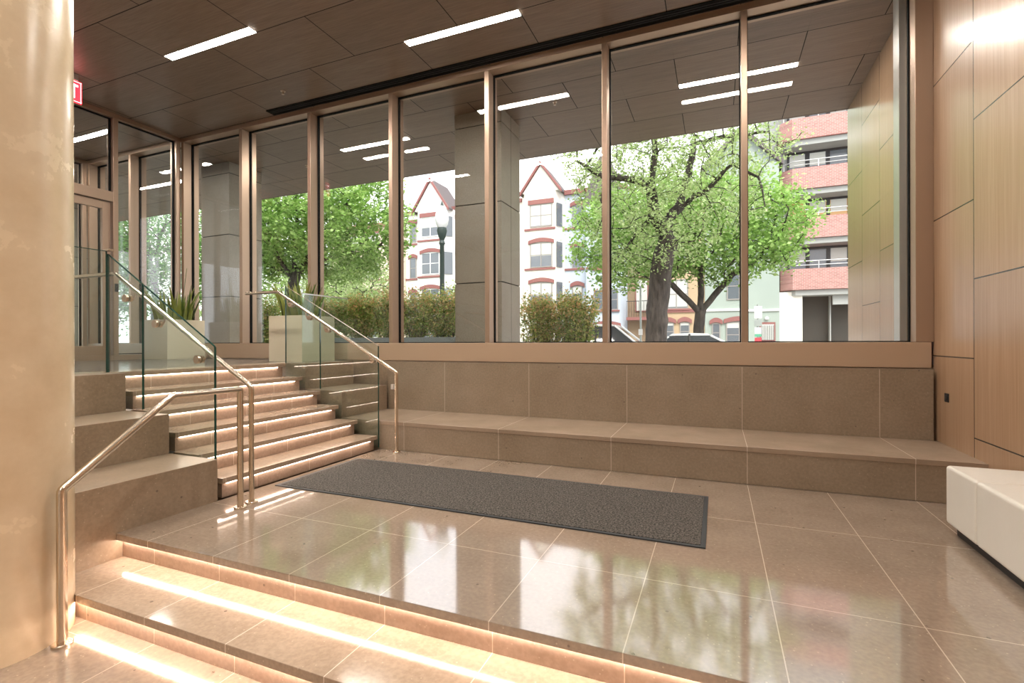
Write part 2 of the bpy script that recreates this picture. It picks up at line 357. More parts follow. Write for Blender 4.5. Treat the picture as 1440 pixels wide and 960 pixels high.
# outlet, sprinklers, linear diffuser, exit sign
ol = tag(MB().box(WX-.008, WX+.002, 5.655, 5.735, .735, .815).build('wall_outlet', M_black, bevel=.004), 'black wall outlet low on the wood wall above the bench end', 'outlet')
MB().box(WX-.011, WX-.0082, 5.675, 5.715, .755, .795).build('socket_face', M_rubber, ol)
vt = thing('linear_air_diffuser', 'long black slot air diffuser in the ceiling along the window head', 'air vent', (-2.3, 5.83, CZ))
MB().box(-6.6, WX, 5.775, 5.795, CZ-.012, CZ+.002).box(-6.6, WX, 5.915, 5.935, CZ-.012, CZ+.002).box(-6.62, -6.6, 5.775, 5.935, CZ-.012, CZ+.002).build('frame', M_gasket, vt)
MB().box(-6.6, WX, 5.795, 5.915, CZ-.004, CZ+.002).build('backing', M_gasket, vt)
for y in (5.83, 5.868): MB().box(-6.6, WX, y, y+.006, CZ-.012, CZ-.0045).build('slat', mat('slot_blade', (.02, .02, .022), .5), vt)
for i, (x, y, lb) in enumerate(((-5.88, 5.43, 'small brass sprinkler head in the ceiling near the left window bays'), (-2.3, 7.3, 'small sprinkler head in the soffit outside beside the near column'), (-7.9, 7.9, 'small sprinkler head in the soffit outside beside the far column'))):
    s_ = thing('sprinkler_head', lb, 'sprinkler', (x, y, CZ)); MB().lathe([(.035, -.006), (.035, .003)], (x, y, CZ)).build('escutcheon', M_steel2, s_)
    MB().lathe([(.012, -.04), (.012, -.006)], (x, y, CZ), 12).lathe([(.02, -.046), (.02, -.04)], (x, y, CZ), 12).build('deflector', M_steel2, s_)
ex = thing('exit_sign', 'red illuminated exit sign hanging from the ceiling beside the round column', 'exit sign', (-8.1, 3.9, CZ))
M_red = mat('exit_red', (.8, .02, .03), .4, emit=(1, .03, .05), estr=1.6); M_wlet = mat('exit_letter', (1, 1, 1), .4, emit=(1, .75, .75), estr=1.6)
ex_y0, ex_y1, ez0, ez1 = 3.49, 4.06, 4.60, 4.90
MB().box(-8.15, -8.13, ex_y0, ex_y1, ez0, ez1).build('panel', M_red, ex)
MB().box(-8.128, -8.124, ex_y0+.012, ex_y1-.012, ez0+.012, ez0+.018).box(-8.128, -8.124, ex_y0+.012, ex_y1-.012, ez1-.018, ez1-.012).box(-8.128, -8.124, ex_y1-.018, ex_y1-.012, ez0+.012, ez1-.012).build('border', M_wlet, ex)
MB().box(-8.17, -8.11, ex_y0+.05, ex_y1-.05, ez1, CZ-.001).build('housing', M_alu, ex)
def letter(parts, y0, w_, h, z0, x):
    b = MB()
    for kind in parts:
        if kind[0] == 'b': _, a, c, d, e = kind; b.box(x, x+.005, y0+a*w_, y0+c*w_, z0+d*h, z0+e*h)
        else:
            _, a, c = kind; t = .11
            b.prism([(y0+a*w_-t*w_, z0), (y0+a*w_+t*w_, z0), (y0+c*w_+t*w_, z0+h), (y0+c*w_-t*w_, z0+h)], 'x', x, x+.005)
    return b.build('letter', M_wlet, ex)
LW, LH, lz = .105, .19, ez0+.055
letter([('b', 0, .25, 0, 1), ('b', 0, 1, 0, .15), ('b', 0, .8, .43, .57), ('b', 0, 1, .85, 1)], 3.515, LW, LH, lz, -8.129)
letter([('d', .1, .9), ('d', .9, .1)], 3.655, LW, LH, lz, -8.129)
letter([('b', .37, .63, 0, 1)], 3.78, LW, LH, lz, -8.129)
letter([('b', .37, .63, 0, 1), ('b', 0, 1, .85, 1)], 3.91, LW, LH, lz, -8.129)
# ------------------------------------------------------------------ ceiling lights
def clight(x0, y, label, x1=None, grp='linear lights recessed in the ceiling'):
    x1 = x1 or x0+1.49
    t = thing('linear_ceiling_light', label, 'ceiling light', ((x0+x1)/2, y, CZ), grp)
    MB().box(x0, x1, y-.052, y+.052, CZ-.004, CZ+.003).build('diffuser', M_light, t)
    MB().box(x0-.006, x1+.006, y-.058, y-.052, CZ-.006, CZ+.003).box(x0-.006, x1+.006, y+.052, y+.058, CZ-.006, CZ+.003).build('trim_frame', M_alu, t)
clight(-6.55, 4.22, 'lit linear ceiling light, leftmost of the two inside lights in view')
clight(-3.53, 5.155, 'lit linear ceiling light nearest the black slot diffuser')
clight(-11.14, 5.27, 'lit linear ceiling light in the vestibule behind the storefront glass')
GB = 'linear lights in the lobby above the viewpoint'
for x0, y, lb in ((-.49, 4.22, 'lit linear ceiling light above the bench, just above the frame'), (-6.55, 2.58, 'lit linear ceiling light above the left ledges, out of frame'), (-3.53, 2.58, 'lit linear ceiling light above the stair posts, out of frame')):
    clight(x0, y, lb, grp=GB)
for i, (x, y, lb) in enumerate(((-6.2, -.6, 'near row, left'), (-2.9, -.2, 'near row, middle'), (.2, -.2, 'near row, right'), (-6.2, -3.6, 'far row, left'), (-2.9, -3.6, 'far row, middle'), (.2, -3.6, 'far row, right'))):  # unseen spots added behind the camera to brighten the interior
    t = thing('fill_downlight', 'unseen fill downlight added to brighten the lobby behind the viewpoint, '+lb, 'ceiling light', (x, y, CZ), 'added fill downlights behind the viewpoint')
    MB().lathe([(.10, -.004), (.12, -.004), (.12, .002), (.10, .002)], (x, y, CZ)).build('rim', M_alu, t)
    L = bpy.data.objects.new('bulb', bpy.data.lights.new('bulb', 'SPOT')); C.objects.link(L); L.location = (x, y, CZ-.02); L.data.energy = SPOT_W; L.data.spot_size = math.radians(125); L.data.spot_blend = .6; L.data.shadow_soft_size = .08; L.data.color = (1, .90, .80); child(L, t)
clight(-6.65, 7.55, 'lit linear light in the outside soffit between the two clad columns', grp='soffit lights')
clight(-.49, 7.55, 'lit linear light in the outside soffit in front of the big tree', grp='soffit lights')
clight(-12.6, 7.55, 'lit linear light in the outside soffit beyond the far clad column', grp='soffit lights')
# ------------------------------------------------------------------ exterior columns
def extcol(x0, x1, y0, y1, label):
    t = thing('clad_column', label, 'column', ((x0+x1)/2, (y0+y1)/2, .05)); zs = [.05, .98, 2.24, 3.5, 4.75, CZ]
    for a, b in zip(zs, zs[1:]): MB().box(x0, x1, y0, y1, a+.007, b-.007).build('cladding_panel', M_colstone, t, bevel=.004)
    MB().box(x0+.015, x1-.015, y0+.015, y1-.015, .05, CZ).build('core', M_gasket, t)
    MB().box(x1-.002, x1+.0005, (y0+y1)/2-.004, (y0+y1)/2+.004, .05, CZ).build('joint', M_gasket, t)
extcol(-3.94, -3.11, 7.09, 7.87, 'square stone-clad column outside, directly behind the middle mullion')
extcol(-9.98, -9.15, 7.09, 7.87, 'square stone-clad column outside, behind the left planter')
extcol(-16.0, -15.2, 7.09, 7.87, 'square stone-clad column outside, beyond the vestibule')
# round interior column
cl = thing('round_column', 'round cream plaster column at the left edge of the view', 'column', (-3.685, 1.397, -.34))
MB().lathe([(.36, 0), (.36, 5.32)], (-3.685, 1.397, -.34), 96).build('shaft', M_plaster, cl, smooth=True)
# ------------------------------------------------------------------ glass guards
def guard(poly, axis, a, b, label, name='glass_guard_panel', grp=None):
    o = MB().prism(poly, axis, a, b).build(name, M_guard); tag(o, label, 'glass panel', grp)
    return o
def sl(x): return 1.262+(-3.83-x)*.60       # top of the sloped glass
def edge_strip(par, x, y0, y1, z0, z1, n_='edge'): MB().box(x-.002, x+.002, y0, y1, z0, z1).build('polished_edge', M_gedge, par)
gl_ = [(-4.745, -3.83), (-5.27, -4.76)]
for i, (x0, x1) in enumerate(gl_):
    zb = .02 if i == 0 else .70
    lab = ('sloped glass guard panel on the left of the stair, lower end by the twin posts', 'upper sloped glass guard panel on the left of the stair')[i]
    g = guard([(x0, zb), (x1, zb), (x1, sl(x1)), (x0, sl(x0))], 'y', 2.828, 2.842, lab, grp='left stair glass guard')
    edge_strip(g, x1+.002 if i == 0 else x1, 2.826, 2.844, zb, sl(x1))
    if i: edge_strip(g, x0, 2.826, 2.844, 1.022, sl(x0))
    MB().prism([(x0, sl(x0)), (x1, sl(x1)), (x1, sl(x1)+.006), (x0, sl(x0)+.006)], 'y', 2.828, 2.842).build('top_edge', M_gedge, g)
g = guard([(.2, 1.022), (2.81, 1.022), (2.81, 2.15), (.2, 2.15)], 'x', -5.262, -5.248, 'upright glass return panel on the topmost left ledge beside the round column', grp='left stair glass guard')
MB().box(-5.262, -5.248, .2, 2.81, 2.15, 2.155).build('top_edge', M_gedge, g)
MB().box(-5.264, -5.246, 2.81, 2.815, 1.022, 2.15).build('polished_edge', M_gedge, g)
MB().box(-5.30, -5.21, 2.805, 2.85, 2.156, 2.172).build('corner_clip', M_steel, g)
gr = [(-4.70, -3.80), (-5.30, -4.71)]
def sr(x): return 1.245+(-3.79-x)*.53
for i, (x0, x1) in enumerate(gr):
    zb = .02 if i == 0 else .70
    lab = ('sloped glass guard panel on the right of the stair, beside the bench end', 'upper sloped glass guard panel right of the stair, in front of the right planter')[i]
    g = guard([(x0, zb), (x1, zb), (x1, sr(x1)), (x0, sr(x0))], 'y', 4.922, 4.936, lab, grp='right stair glass guard')
    edge_strip(g, x1, 4.92, 4.938, zb, sr(x1))
    if i: edge_strip(g, x0, 4.92, 4.938, 1.022, sr(x0))
    MB().prism([(x0, sr(x0)), (x1, sr(x1)), (x1, sr(x1)+.005), (x0, sr(x0)+.005)], 'y', 4.922, 4.936).build('top_edge', M_steel, g)
g = guard([(4.95, 1.022), (5.80, 1.022), (5.80, 1.93), (4.95, 1.93)], 'x', -5.04, -5.026, 'upright glass return panel from the right guard towards the window', grp='right stair glass guard')
MB().box(-5.042, -5.024, 4.95, 5.80, 1.93, 1.945).build('top_edge', M_alu, g)
# ------------------------------------------------------------------ handrails
RR = .0205
def rnd(pts, rad=.05, seg=6):
    """round the corners of a polyline"""
    P = [Vector(p) for p in pts]; out = [P[0]]
    for i in range(1, len(P)-1):
        a = (P[i-1]-P[i]).normalized(); b = (P[i+1]-P[i]).normalized(); A = P[i]+a*rad; B = P[i]+b*rad
        for k in range(seg+1):
            t = k/seg; out.append(A*(1-t)**2+P[i]*2*t*(1-t)+B*t*t)
    return out+[P[-1]]
def flange(p, par): MB().lathe([(.048, 0), (.048, .012), (.044, .016), (.024, .016), (.024, .03), (RR+.001, .03)], p, 32).build('base_flange', M_steel, par, smooth=True)
def bracket(x, y, z, dy, par):
    """arm from the glass at y to the rail centre at y+dy, disc on both glass faces"""
    s = 1 if dy > 0 else -1
    b = MB().tube([(x, y+s*.012, z-.085), (x, y+dy*.8, z-.085), (x, y+dy, z-.06), (x, y+dy, z-.018)], .007, 10)
    arm = b.build('bracket', M_steel2, par, smooth=True)
    MB().tube([(x, y+s*.008, z-.085), (x, y+s*.03, z-.085)], .030, 24).tube([(x, y-s*.03, z-.085), (x, y-s*.008, z-.085)], .034, 24).build('bracket_disc', M_steel2, arm, smooth=True)
# left stair rail
h1 = thing('stair_handrail', 'stainless handrail on the left side of the stair, fixed through the sloped glass', 'handrail', (-3.49, 2.895, 0))
yr = 2.895
MB().tube([(-5.9, yr, 1.955)]+rnd([(-5.9, yr, 1.955), (-5.27, yr, 1.955), (-3.49, yr, .94), (-3.49, yr, .8)], .02, 3)[1:]+[(-3.49, yr, .02)], RR, 16).build('rail_tube', M_steel, h1, smooth=True)
flange((-3.49, yr, 0), h1)
slope = (1.955-.94)/(5.27-3.49)
for x in (-4.02, -4.56, -4.98): bracket(x, 2.835, .94+(-3.49-x)*slope, .06, h1)
# landing return handrail at the camera side of the glass
h3 = thing('landing_handrail', 'short stainless handrail with round end on the glass return panel beside the column', 'handrail', (-5.18, 2.0, 1.02))
MB().tube([(-5.18, .4, 1.95), (-5.18, 2.49, 1.95), (-5.18, 2.505, 1.95)], [RR, RR, .012], 16).build('rail_tube', M_steel, h3, smooth=True)
for y in (1.2, 2.36):
    a_ = MB().tube([(-5.235, y, 1.865), (-5.195, y, 1.865), (-5.18, y, 1.89), (-5.18, y, 1.932)], .007, 10).build('bracket', M_steel2, h3, smooth=True)
    MB().tube([(-5.246, y, 1.865), (-5.222, y, 1.865)], .032, 24).tube([(-5.288, y, 1.865), (-5.263, y, 1.865)], .034, 24).build('bracket_disc', M_steel2, a_, smooth=True)
# right stair rail
h2 = thing('stair_handrail', 'stainless handrail right of the stair, ending in a post before the bench', 'handrail', (-3.49, 4.86, 0))
yr = 4.86
MB().tube([(-5.95, yr, 1.965)]+rnd([(-5.95, yr, 1.965), (-5.36, yr, 1.965), (-3.49, yr, .94), (-3.49, yr, .8)], .02, 3)[1:]+[(-3.49, yr, .02)], RR, 16).build('rail_tube', M_steel, h2, smooth=True)
flange((-3.49, yr, 0), h2)
slope = (1.965-.94)/(5.36-3.49)
for x in (-3.88, -4.58, -4.88): bracket(x, 4.929, .94+(-3.49-x)*slope, -.069, h2)
bracket(-5.2, 4.929, 1.88, -.069, h2)
MB().box(-3.56, -3.512, 4.845, 4.875, .74, .80).build('cover_plate', M_alu, h2, bevel=.003)
# foreground rail over the entry steps
h4 = thing('step_handrail', 'thick stainless handrail over the lower entry steps in front of the round column', 'handrail', (-3.46, 2.2, 0))
MB().tube([(-3.29, 1.545, -.33)]+rnd([(-3.29, 1.545, 0), (-3.29, 1.545, .50), (-3.381, 2.199, .945), (-3.46, 2.77, .935), (-3.46, 2.77, .7)], .018, 3)+[(-3.46, 2.77, .02)], .0235, 18).build('rail_tube', M_steel, h4, smooth=True)
flange((-3.46, 2.77, 0), h4); flange((-3.29, 1.545, -.34), h4)
# ------------------------------------------------------------------ mat, ottoman
mt = thing('entrance_mat', 'long charcoal entrance mat lying on the polished floor at the foot of the stair', 'mat', (-1.89, 3.87, 0))
MB().box(-3.66, -.10, 3.345, 4.395, .002, .012).build('pile', M_mat, mt, bevel=.003)
b = MB(); [b.box(*q) for q in ((-3.70, -.07, 3.315, 3.345, .0005, .008), (-3.70, -.07, 4.395, 4.425, .0005, .008), (-3.70, -3.66, 3.345, 4.395, .0005, .008), (-.10, -.07, 3.345, 4.395, .0005, .008))]
b.build('rubber_border', M_rubber, mt)
ot = thing('leather_ottoman', 'white leather bench ottoman against the wood wall at the right edge', 'ottoman', (1.68, 3.2, 0))
for i, (y0, y1) in enumerate(((3.806, 4.23), (2.9, 3.802), (1.99, 2.896))):
    MB().box(1.43, 1.93, y0, y1, .065, .455).build('cushion_section', M_leather, ot, bevel=.022, seg=4)
MB().box(1.475, 1.92, 2.04, 4.18, .001, .066).build('plinth', M_black, ot)
# ------------------------------------------------------------------ potted plants
random.seed(4)
def snake(x0, y0, label, tall):
    t = thing('potted_snake_plant', label, 'potted plant', (x0+.315, y0+.315, 1.021)); s = .63; h = .655; z0 = 1.022
    b = MB(); tt = .03
    pl = b.prism([(x0, y0), (x0+s, y0), (x0+s, y0+s), (x0, y0+s)], 'z', z0, z0+h-.06)
    b.box(x0, x0+s, y0, y0+tt, z0+h-.06, z0+h).box(x0, x0+s, y0+s-tt, y0+s, z0+h-.06, z0+h).box(x0, x0+tt, y0+tt, y0+s-tt, z0+h-.06, z0+h).box(x0+s-tt, x0+s, y0+tt, y0+s-tt, z0+h-.06, z0+h)
    b.build('planter_box', M_planter, t)
    MB().box(x0+tt, x0+s-tt, y0+tt, y0+s-tt, z0+h-.0595, z0+h-.03).build('soil', M_soil, t)
    for k in range(58):
        px = x0+.10+random.random()*(s-.2); py = y0+.10+random.random()*(s-.2)
        L = random.uniform(.28, .58)
        if k in tall: L = tall[k]
        az = math.atan2(py-y0-s/2, px-x0-s/2)+random.uniform(-.6, .6); lean = random.uniform(.02, .16)*(1.2 if L < .6 else 1.3)
        wd = random.uniform(.022, .034); tw = random.uniform(0, 3.1); N = 7; vs = []; fs = []
        for i in range(N+1):
            q = i/N; wq = wd*(min(1, .75+q*.8))*(1-max(0, q-.45)/.55)**.8+.0008
            c = Vector((px+math.cos(az)*lean*L*(q+q*q), py+math.sin(az)*lean*L*(q+q*q), z0+h-.03+L*q*(1-.05*q)))
            a = tw+q*.9; d = Vector((math.cos(a), math.sin(a), 0)); nn = Vector((-d.y, d.x, 0))
            vs += [c-d*wq, c+nn*.006, c+d*wq, c-nn*.002]
        for i in range(N):
            for j in range(4): fs.append((i*4+j, i*4+(j+1) % 4, i*4+4+(j+1) % 4, i*4+4+j))
        MB().add(vs, fs).build('leaf', M_snake, t, smooth=True)
snake(-8.83, 5.25, 'left cream square planter with a tall-bladed snake plant, by the storefront corner', {3: .98, 9: .68, 14: .64, 20: .62, 31: .6})
snake(-5.97, 5.25, 'right cream square planter with snake plant, seen through the right stair glass', {5: .78, 12: .6, 22: .56})
# ------------------------------------------------------------------ outside ground
M_asph = stone('asphalt', (.10, .10, .10), (.15, .15, .15), .8, fleck=False); M_conc = stone('concrete_paving', (.42, .40, .37), (.52, .5, .46), .7, (0, 0, 1.5), (1, 0, 1.5), (.3, .28, .26), .02, fleck=False)
struct(MB().box(-70, 40, 6.3, 16.0, -.3, .05).build('ground_pavement', M_conc))
struct(MB().box(-70, 40, 16.0, 27, -.3, .0).build('ground_street', M_asph))
struct(MB().box(-70, 40, 27, 60, -.3, .06).build('ground_far_pavement', M_conc))
struct(MB().box(-70, -12, -20, 6.3, -.3, .04).build('ground_side', M_conc))
# ------------------------------------------------------------------ vegetation
rng = np.random.default_rng(11)
def leaf_mesh(name, pts, size, m, parent, flat=.35, jitter=.12):
    n = len(pts); pts = np.asarray(pts)+rng.normal(0, jitter, (n, 3))
    d = rng.normal(0, 1, (n, 3)); d[:, 2] *= flat*1.6; d /= np.linalg.norm(d, axis=1)[:, None]
    e = rng.normal(0, 1, (n, 3)); e[:, 2] *= flat; e -= d*(e*d).sum(1)[:, None]; e /= np.linalg.norm(e, axis=1)[:, None]
    nn = np.cross(d, e); s = size*rng.uniform(.6, 1.25, (n, 1))
    V = np.stack([pts, pts+d*s*.5+e*s*.32+nn*s*.08, pts+d*s, pts+d*s*.5-e*s*.32+nn*s*.08], 1).reshape(-1, 3)
    me = bpy.data.meshes.new(name); me.vertices.add(4*n); me.vertices.foreach_set('co', V.ravel())
    idx = (np.arange(n)[:, None]*4+np.array([[0, 1, 2, 0, 2, 3]])).ravel()
    me.loops.add(6*n); me.loops.foreach_set('vertex_index', idx); me.polygons.add(2*n)
    me.polygons.foreach_set('loop_start', np.arange(2*n)*3); me.update(calc_edges=True); me.validate()
    me.materials.append(m); o = bpy.data.objects.new(name, me); C.objects.link(o); child(o, parent); return o
def colonise(trunk, blobs, n_att, step=.3, infl=2.2, kill=.45, seed=1, iters=120):
    """grow twigs from the given limbs towards points scattered in the crown blobs"""
    g = np.random.default_rng(seed); A = []
    vol = np.array([b[3]*b[4]*b[5] for b in blobs]); cnt = (n_att*vol/vol.sum()).astype(int)
    for b, c in zip(blobs, cnt):
        q = g.normal(0, 1, (c, 3)); q /= np.linalg.norm(q, axis=1)[:, None]; q *= g.random((c, 1))**.36
        A.append(np.array(b[:3])+q*np.array(b[3:6]))
    A = np.concatenate(A); allA = A.copy()
    P = []; par = []
    for limb in trunk:                      # limb: (parent index or -1, [points])
        p0 = limb[0]
        pts = [np.array(p, float) for p in limb[1]]
        if p0 >= 0: start = min(range(len(P)), key=lambda i: np.linalg.norm(P[i]-pts[0])); prev = start; pts = pts[1:] if np.linalg.norm(P[start]-pts[0]) < .05 else pts
        else: prev = -1; P.append(pts[0]); par.append(-1); prev = 0; pts = pts[1:]
        for q in pts:
            a = P[prev].copy(); L = np.linalg.norm(q-a); k = max(1, int(L/step))
            for i in range(1, k+1): P.append(a+(q-a)*i/k+g.normal(0, .015, 3)); par.append(prev); prev = len(P)-1
    P = list(P)
    for it in range(iters):
        if len(A) == 0: break
        PP = np.array(P); D = np.linalg.norm(A[:, None, :]-PP[None], axis=2) if len(A)*len(PP) < 3e7 else None
        if D is None: break
        near = D.argmin(1); dm = D.min(1); ok = dm < infl
        if not ok.any(): infl *= 1.4; continue
        new = []
        for i in np.unique(near[ok]):
            v = (A[(near == i) & ok]-PP[i]); v /= np.linalg.norm(v, axis=1)[:, None]; v = v.sum(0)+g.normal(0, .2, 3); L = np.linalg.norm(v)
            if L < 1e-3: continue
            new.append((i, PP[i]+v/L*step))
        for i, q in new: P.append(q); par.append(int(i))
        A = A[dm > kill] if True else A
    return np.array(P), par, allA
def tree_mesh(P, par, r_tip, r_base, parent, expo=2.1):
    n = len(P); w_ = np.zeros(n); kids = [[] for _ in range(n)]
    for i, p in enumerate(par):
        if p >= 0: kids[p].append(i)
    for i in range(n-1, -1, -1):
        if not kids[i]: w_[i] = 1
        if par[i] >= 0: w_[par[i]] += w_[i]
    rad = r_tip*(w_**(1/expo)); rad *= 1; s = r_base/rad[0]; rad = rad*(1+(s-1)*(rad/rad[0])**.7)
    b = MB()
    def chain(i0, start):
        pts = [P[start]] if start is not None else []; rs = [min(rad[start], rad[i0]*1.3)] if start is not None else []
        i = i0
        while True:
            pts.append(P[i]); rs.append(rad[i])
            if not kids[i]: break
            ks = sorted(kids[i], key=lambda k: -rad[k])
            for k in ks[1:]: stack.append((k, i))
            i = ks[0]
        if len(pts) > 1: b.tube(pts, rs, 10 if max(rs) > .06 else 5, cap=True)
    stack = [(0, None)]
    while stack:
        a, s_ = stack.pop(); chain(a, s_)
    return b.build('trunk', M_bark, parent, smooth=True), kids
def tree(name, label, cat, limbs, blobs, n_att, leaves, lsize, lm, r_tip=.012, r_base=.2, seed=1, step=.3, spread=.16, infl=2.2, grp='street trees outside', flat=.35):
    t = thing(name, label, cat, limbs[0][1][0], grp)
    P, par, A = colonise(limbs, blobs, n_att, step=step, seed=seed, infl=infl)
    _, kids = tree_mesh(P, par, r_tip, r_base, t)
    tips = np.array([P[i] for i in range(len(P)) if len(kids[i]) <= 1 and i > 30])
    g = np.random.default_rng(seed+50)
    inb = np.zeros(len(tips), bool)
    for bl in blobs: inb |= (((tips-np.array(bl[:3]))/np.array(bl[3:6]))**2).sum(1) < 1.3
    tips = tips[inb] if inb.any() else tips
    pts = tips[g.integers(0, len(tips), leaves)]
    leaf_mesh('foliage', pts, lsize, lm, t, flat, spread)
    return t
def X_(px, Y): return at(px, 480, Y)[0]
def pt(px, py, Y): x, z = at(px, py, Y); return (x, Y, z)
# big tree
limbs = [(-1, [(X_(922, 14), 14, .05), pt(924, 440, 14), pt(932, 370, 14.05), pt(938, 340, 14.1)]),
         (0, [pt(938, 340, 14.1), pt(920, 300, 14), pt(915, 262, 13.9), pt(922, 215, 13.8), pt(915, 175, 13.8)]),
         (0, [pt(938, 340, 14.1), pt(938, 310, 14.3), pt(955, 290, 14.5), pt(968, 245, 14.6), pt(978, 190, 14.7)]),
         (0, [pt(915, 265, 13.9), pt(880, 250, 13.4), pt(850, 250, 13.0), pt(810, 225, 12.6)]),
         (0, [pt(955, 290, 14.5), pt(1000, 262, 14.2), pt(1030, 230, 13.9), pt(1065, 250, 13.8), pt(1075, 290, 13.7)]),
         (0, [pt(978, 200, 14.7), pt(1030, 190, 14.6), pt(1080, 185, 14.3)]),
         (0, [pt(922, 300, 14.0), pt(895, 330, 15.0), pt(870, 360, 15.3)])]
cx = X_(930, 14)
tree('street_tree', 'large dark-trunked tree with sparse young leaves in front of the light blue house', 'tree', limbs,
     [(X_(935, 14), 14, 5.4, 2.6, 2.2, 2.2), (X_(925, 14), 13.8, 6.8, 2.9, 2.2, 1.6), (X_(830, 13), 13, 6.0, 1.0, 1.2, 1.0), (X_(1060, 14), 14, 6.3, 1.3, 1.2, .8), (X_(900, 15), 15, 4.0, 1.4, 1.2, 1.0)],
     1500, 21000, .09, M_leafA, r_tip=.007, r_base=.29, seed=3, step=.22, spread=.13)
limbs = [(-1, [(X_(983, 20), 20, .06), pt(982, 462, 20), pt(985, 440, 20)]),
         (0, [pt(985, 440, 20), pt(960, 415, 19.6), pt(930, 385, 19.2)]), (0, [pt(985, 440, 20), pt(986, 400, 20), pt(985, 350, 20.2)]),
         (0, [pt(985, 440, 20), pt(1005, 415, 20.4), pt(1030, 385, 20.5), pt(1070, 360, 20.5)])]
tree('street_tree', 'smaller forked tree with bright green leaves in front of the sage green house', 'tree', limbs,
     [(X_(985, 20), 20, 5.6, 3.8, 2.6, 1.9), (X_(890, 19), 19, 5.2, 2.4, 2.2, 2.0), (X_(1075, 20), 20, 5.1, 1.4, 1.8, 1.5), (X_(940, 20), 20, 6.6, 2.4, 2, 1.0)],
     1300, 30000, .16, M_leafB, r_tip=.014, r_base=.2, seed=5, step=.3, spread=.22)
limbs = [(-1, [(X_(412, 14), 14, .05), pt(412, 430, 14), pt(412, 395, 14)]),
         (0, [pt(412, 395, 14), pt(390, 360, 13.7), pt(372, 320, 13.5), pt(350, 290, 13.3)]), (0, [pt(412, 395, 14), pt(414, 340, 14), pt(418, 290, 14.1), pt(410, 250, 14.2)]),
         (0, [pt(412, 395, 14), pt(440, 350, 14.3), pt(470, 310, 14.5), pt(500, 270, 14.6)]), (0, [pt(430, 370, 14.2), pt(480, 360, 14.6), pt(530, 350, 15)]),
         (0, [pt(405, 385, 14), pt(380, 375, 14.4), pt(350, 350, 14.6)])]
tree('street_tree', 'broad bright green tree seen through the left window bays', 'tree', limbs,
     [(X_(430, 14), 14, 6.0, 2.6, 2.4, 1.9), (X_(510, 14.4), 14.4, 5.6, 1.9, 1.8, 1.9), (X_(370, 14), 14, 5.6, 1.8, 2, 2.0), (X_(470, 15), 15, 4.6, 2.4, 1.6, 1.0)],
     1500, 42000, .14, M_leafB, r_tip=.011, r_base=.2, seed=7, step=.26, spread=.16)
def simple_tree(px, Y, top, rx, rz, label, lm, seed, n=9000, ls=.17, base=.12):
    x = X_(px, Y); zc = top-rz
    limbs = [(-1, [(x, Y, .05), (x+.1, Y, zc-rz*.75)]), (0, [(x+.1, Y, zc-rz*.75), (x-.5, Y+.2, zc)]), (0, [(x+.1, Y, zc-rz*.75), (x+.7, Y-.2, zc+.3)])]
    return tree('street_tree', label, 'tree', limbs, [(x, Y, zc, rx, rx*.8, rz), (x+rx*.4, Y, zc-rz*.3, rx*.7, rx*.6, rz*.7)], 600, n, ls, lm, r_tip=.014, r_base=base, seed=seed, step=.35, spread=.25)
simple_tree(215, 13.5, 8.3, 3.0, 3.0, 'green tree behind the storefront sidelight, left of the planter', M_leafC, 21, 15000, .14)
simple_tree(120, 11.5, 7.5, 2.6, 3.0, 'green tree seen through the vestibule at far left', M_leafC, 22, 12000, .14)
simple_tree(500, 22, 5.9, 2.9, 2.2, 'yellow-green tree in front of the peach house', M_leafA, 23, 9000, .16)
simple_tree(450, 25, 7.5, 3.4, 3.0, 'pale green tree behind the broad tree', M_leafA, 24, 9000, .2)
simple_tree(668, 24, 4.9, 1.5, 1.9, 'small light green tree right of the street lamp', M_leafA, 25, 6000, .15)
simple_tree(330, 24, 9.5, 4.0, 4.0, 'dense green tree behind the far clad column', M_leafB, 26, 9000, .22)
# shrubs in planters
def shrub(x, y, top, r, z0, label, seed, tipcol=True):
    g = np.random.default_rng(seed); t = thing('nandina_shrub', label, 'shrub', (x, y, z0), 'shrubs in the troughs outside the window')
    b = MB(); tips = []
    for k in range(26):
        a = g.uniform(0, 6.28); q = g.random()**.6*r*.9; h = (top-z0)*g.uniform(.72, 1.0)
        p0 = Vector((x+math.cos(a)*q*.5, y+math.sin(a)*q*.4, z0)); p1 = Vector((x+math.cos(a)*q, y+math.sin(a)*q*.7, z0+h))
        mid = (p0+p1)/2+Vector(g.normal(0, .03, 3)); b.tube([p0, mid, p1], [.007, .005, .003], 5)
        for s in np.linspace(.12, 1, 10): tips.append((np.array(p0.lerp(p1, float(s)))+g.normal(0, .05, 3)))
    b.build('stem', M_bark, t)
    tips = np.array(tips); n = 5600; pts = tips[g.integers(0, len(tips), n)]
    leaf_mesh('foliage', pts, .062, M_leafN, t, .5, .085)
    if tipcol:
        hi = tips[tips[:, 2] > z0+(top-z0)*.66]; leaf_mesh('foliage_tips', hi[g.integers(0, len(hi), 900)], .055, M_leafN2, t, .5, .08)
def trough(x0, x1, y0, y1, z1, label, m_):
    t = thing('planter_trough', label, 'planter', ((x0+x1)/2, (y0+y1)/2, .05), 'planter troughs outside')
    MB().box(x0, x1, y0, y1, .051, z1-.05).box(x0, x1, y0, y0+.05, z1-.05, z1).box(x0, x1, y1-.05, y1, z1-.05, z1).box(x0, x0+.05, y0+.05, y1-.05, z1-.05, z1).box(x1-.05, x1, y0+.05, y1-.05, z1-.05, z1).build('box', m_, t)
    MB().box(x0+.05, x1-.05, y0+.05, y1-.05, z1-.0495, z1-.02).build('soil', M_soil, t)
M_trough = mat('slate_trough', (.16, .19, .20), .5)
trough(-3.95, -2.2, 9.45, 10.25, 1.05, 'grey planter trough under the twin shrubs right of the near column', M_trough)
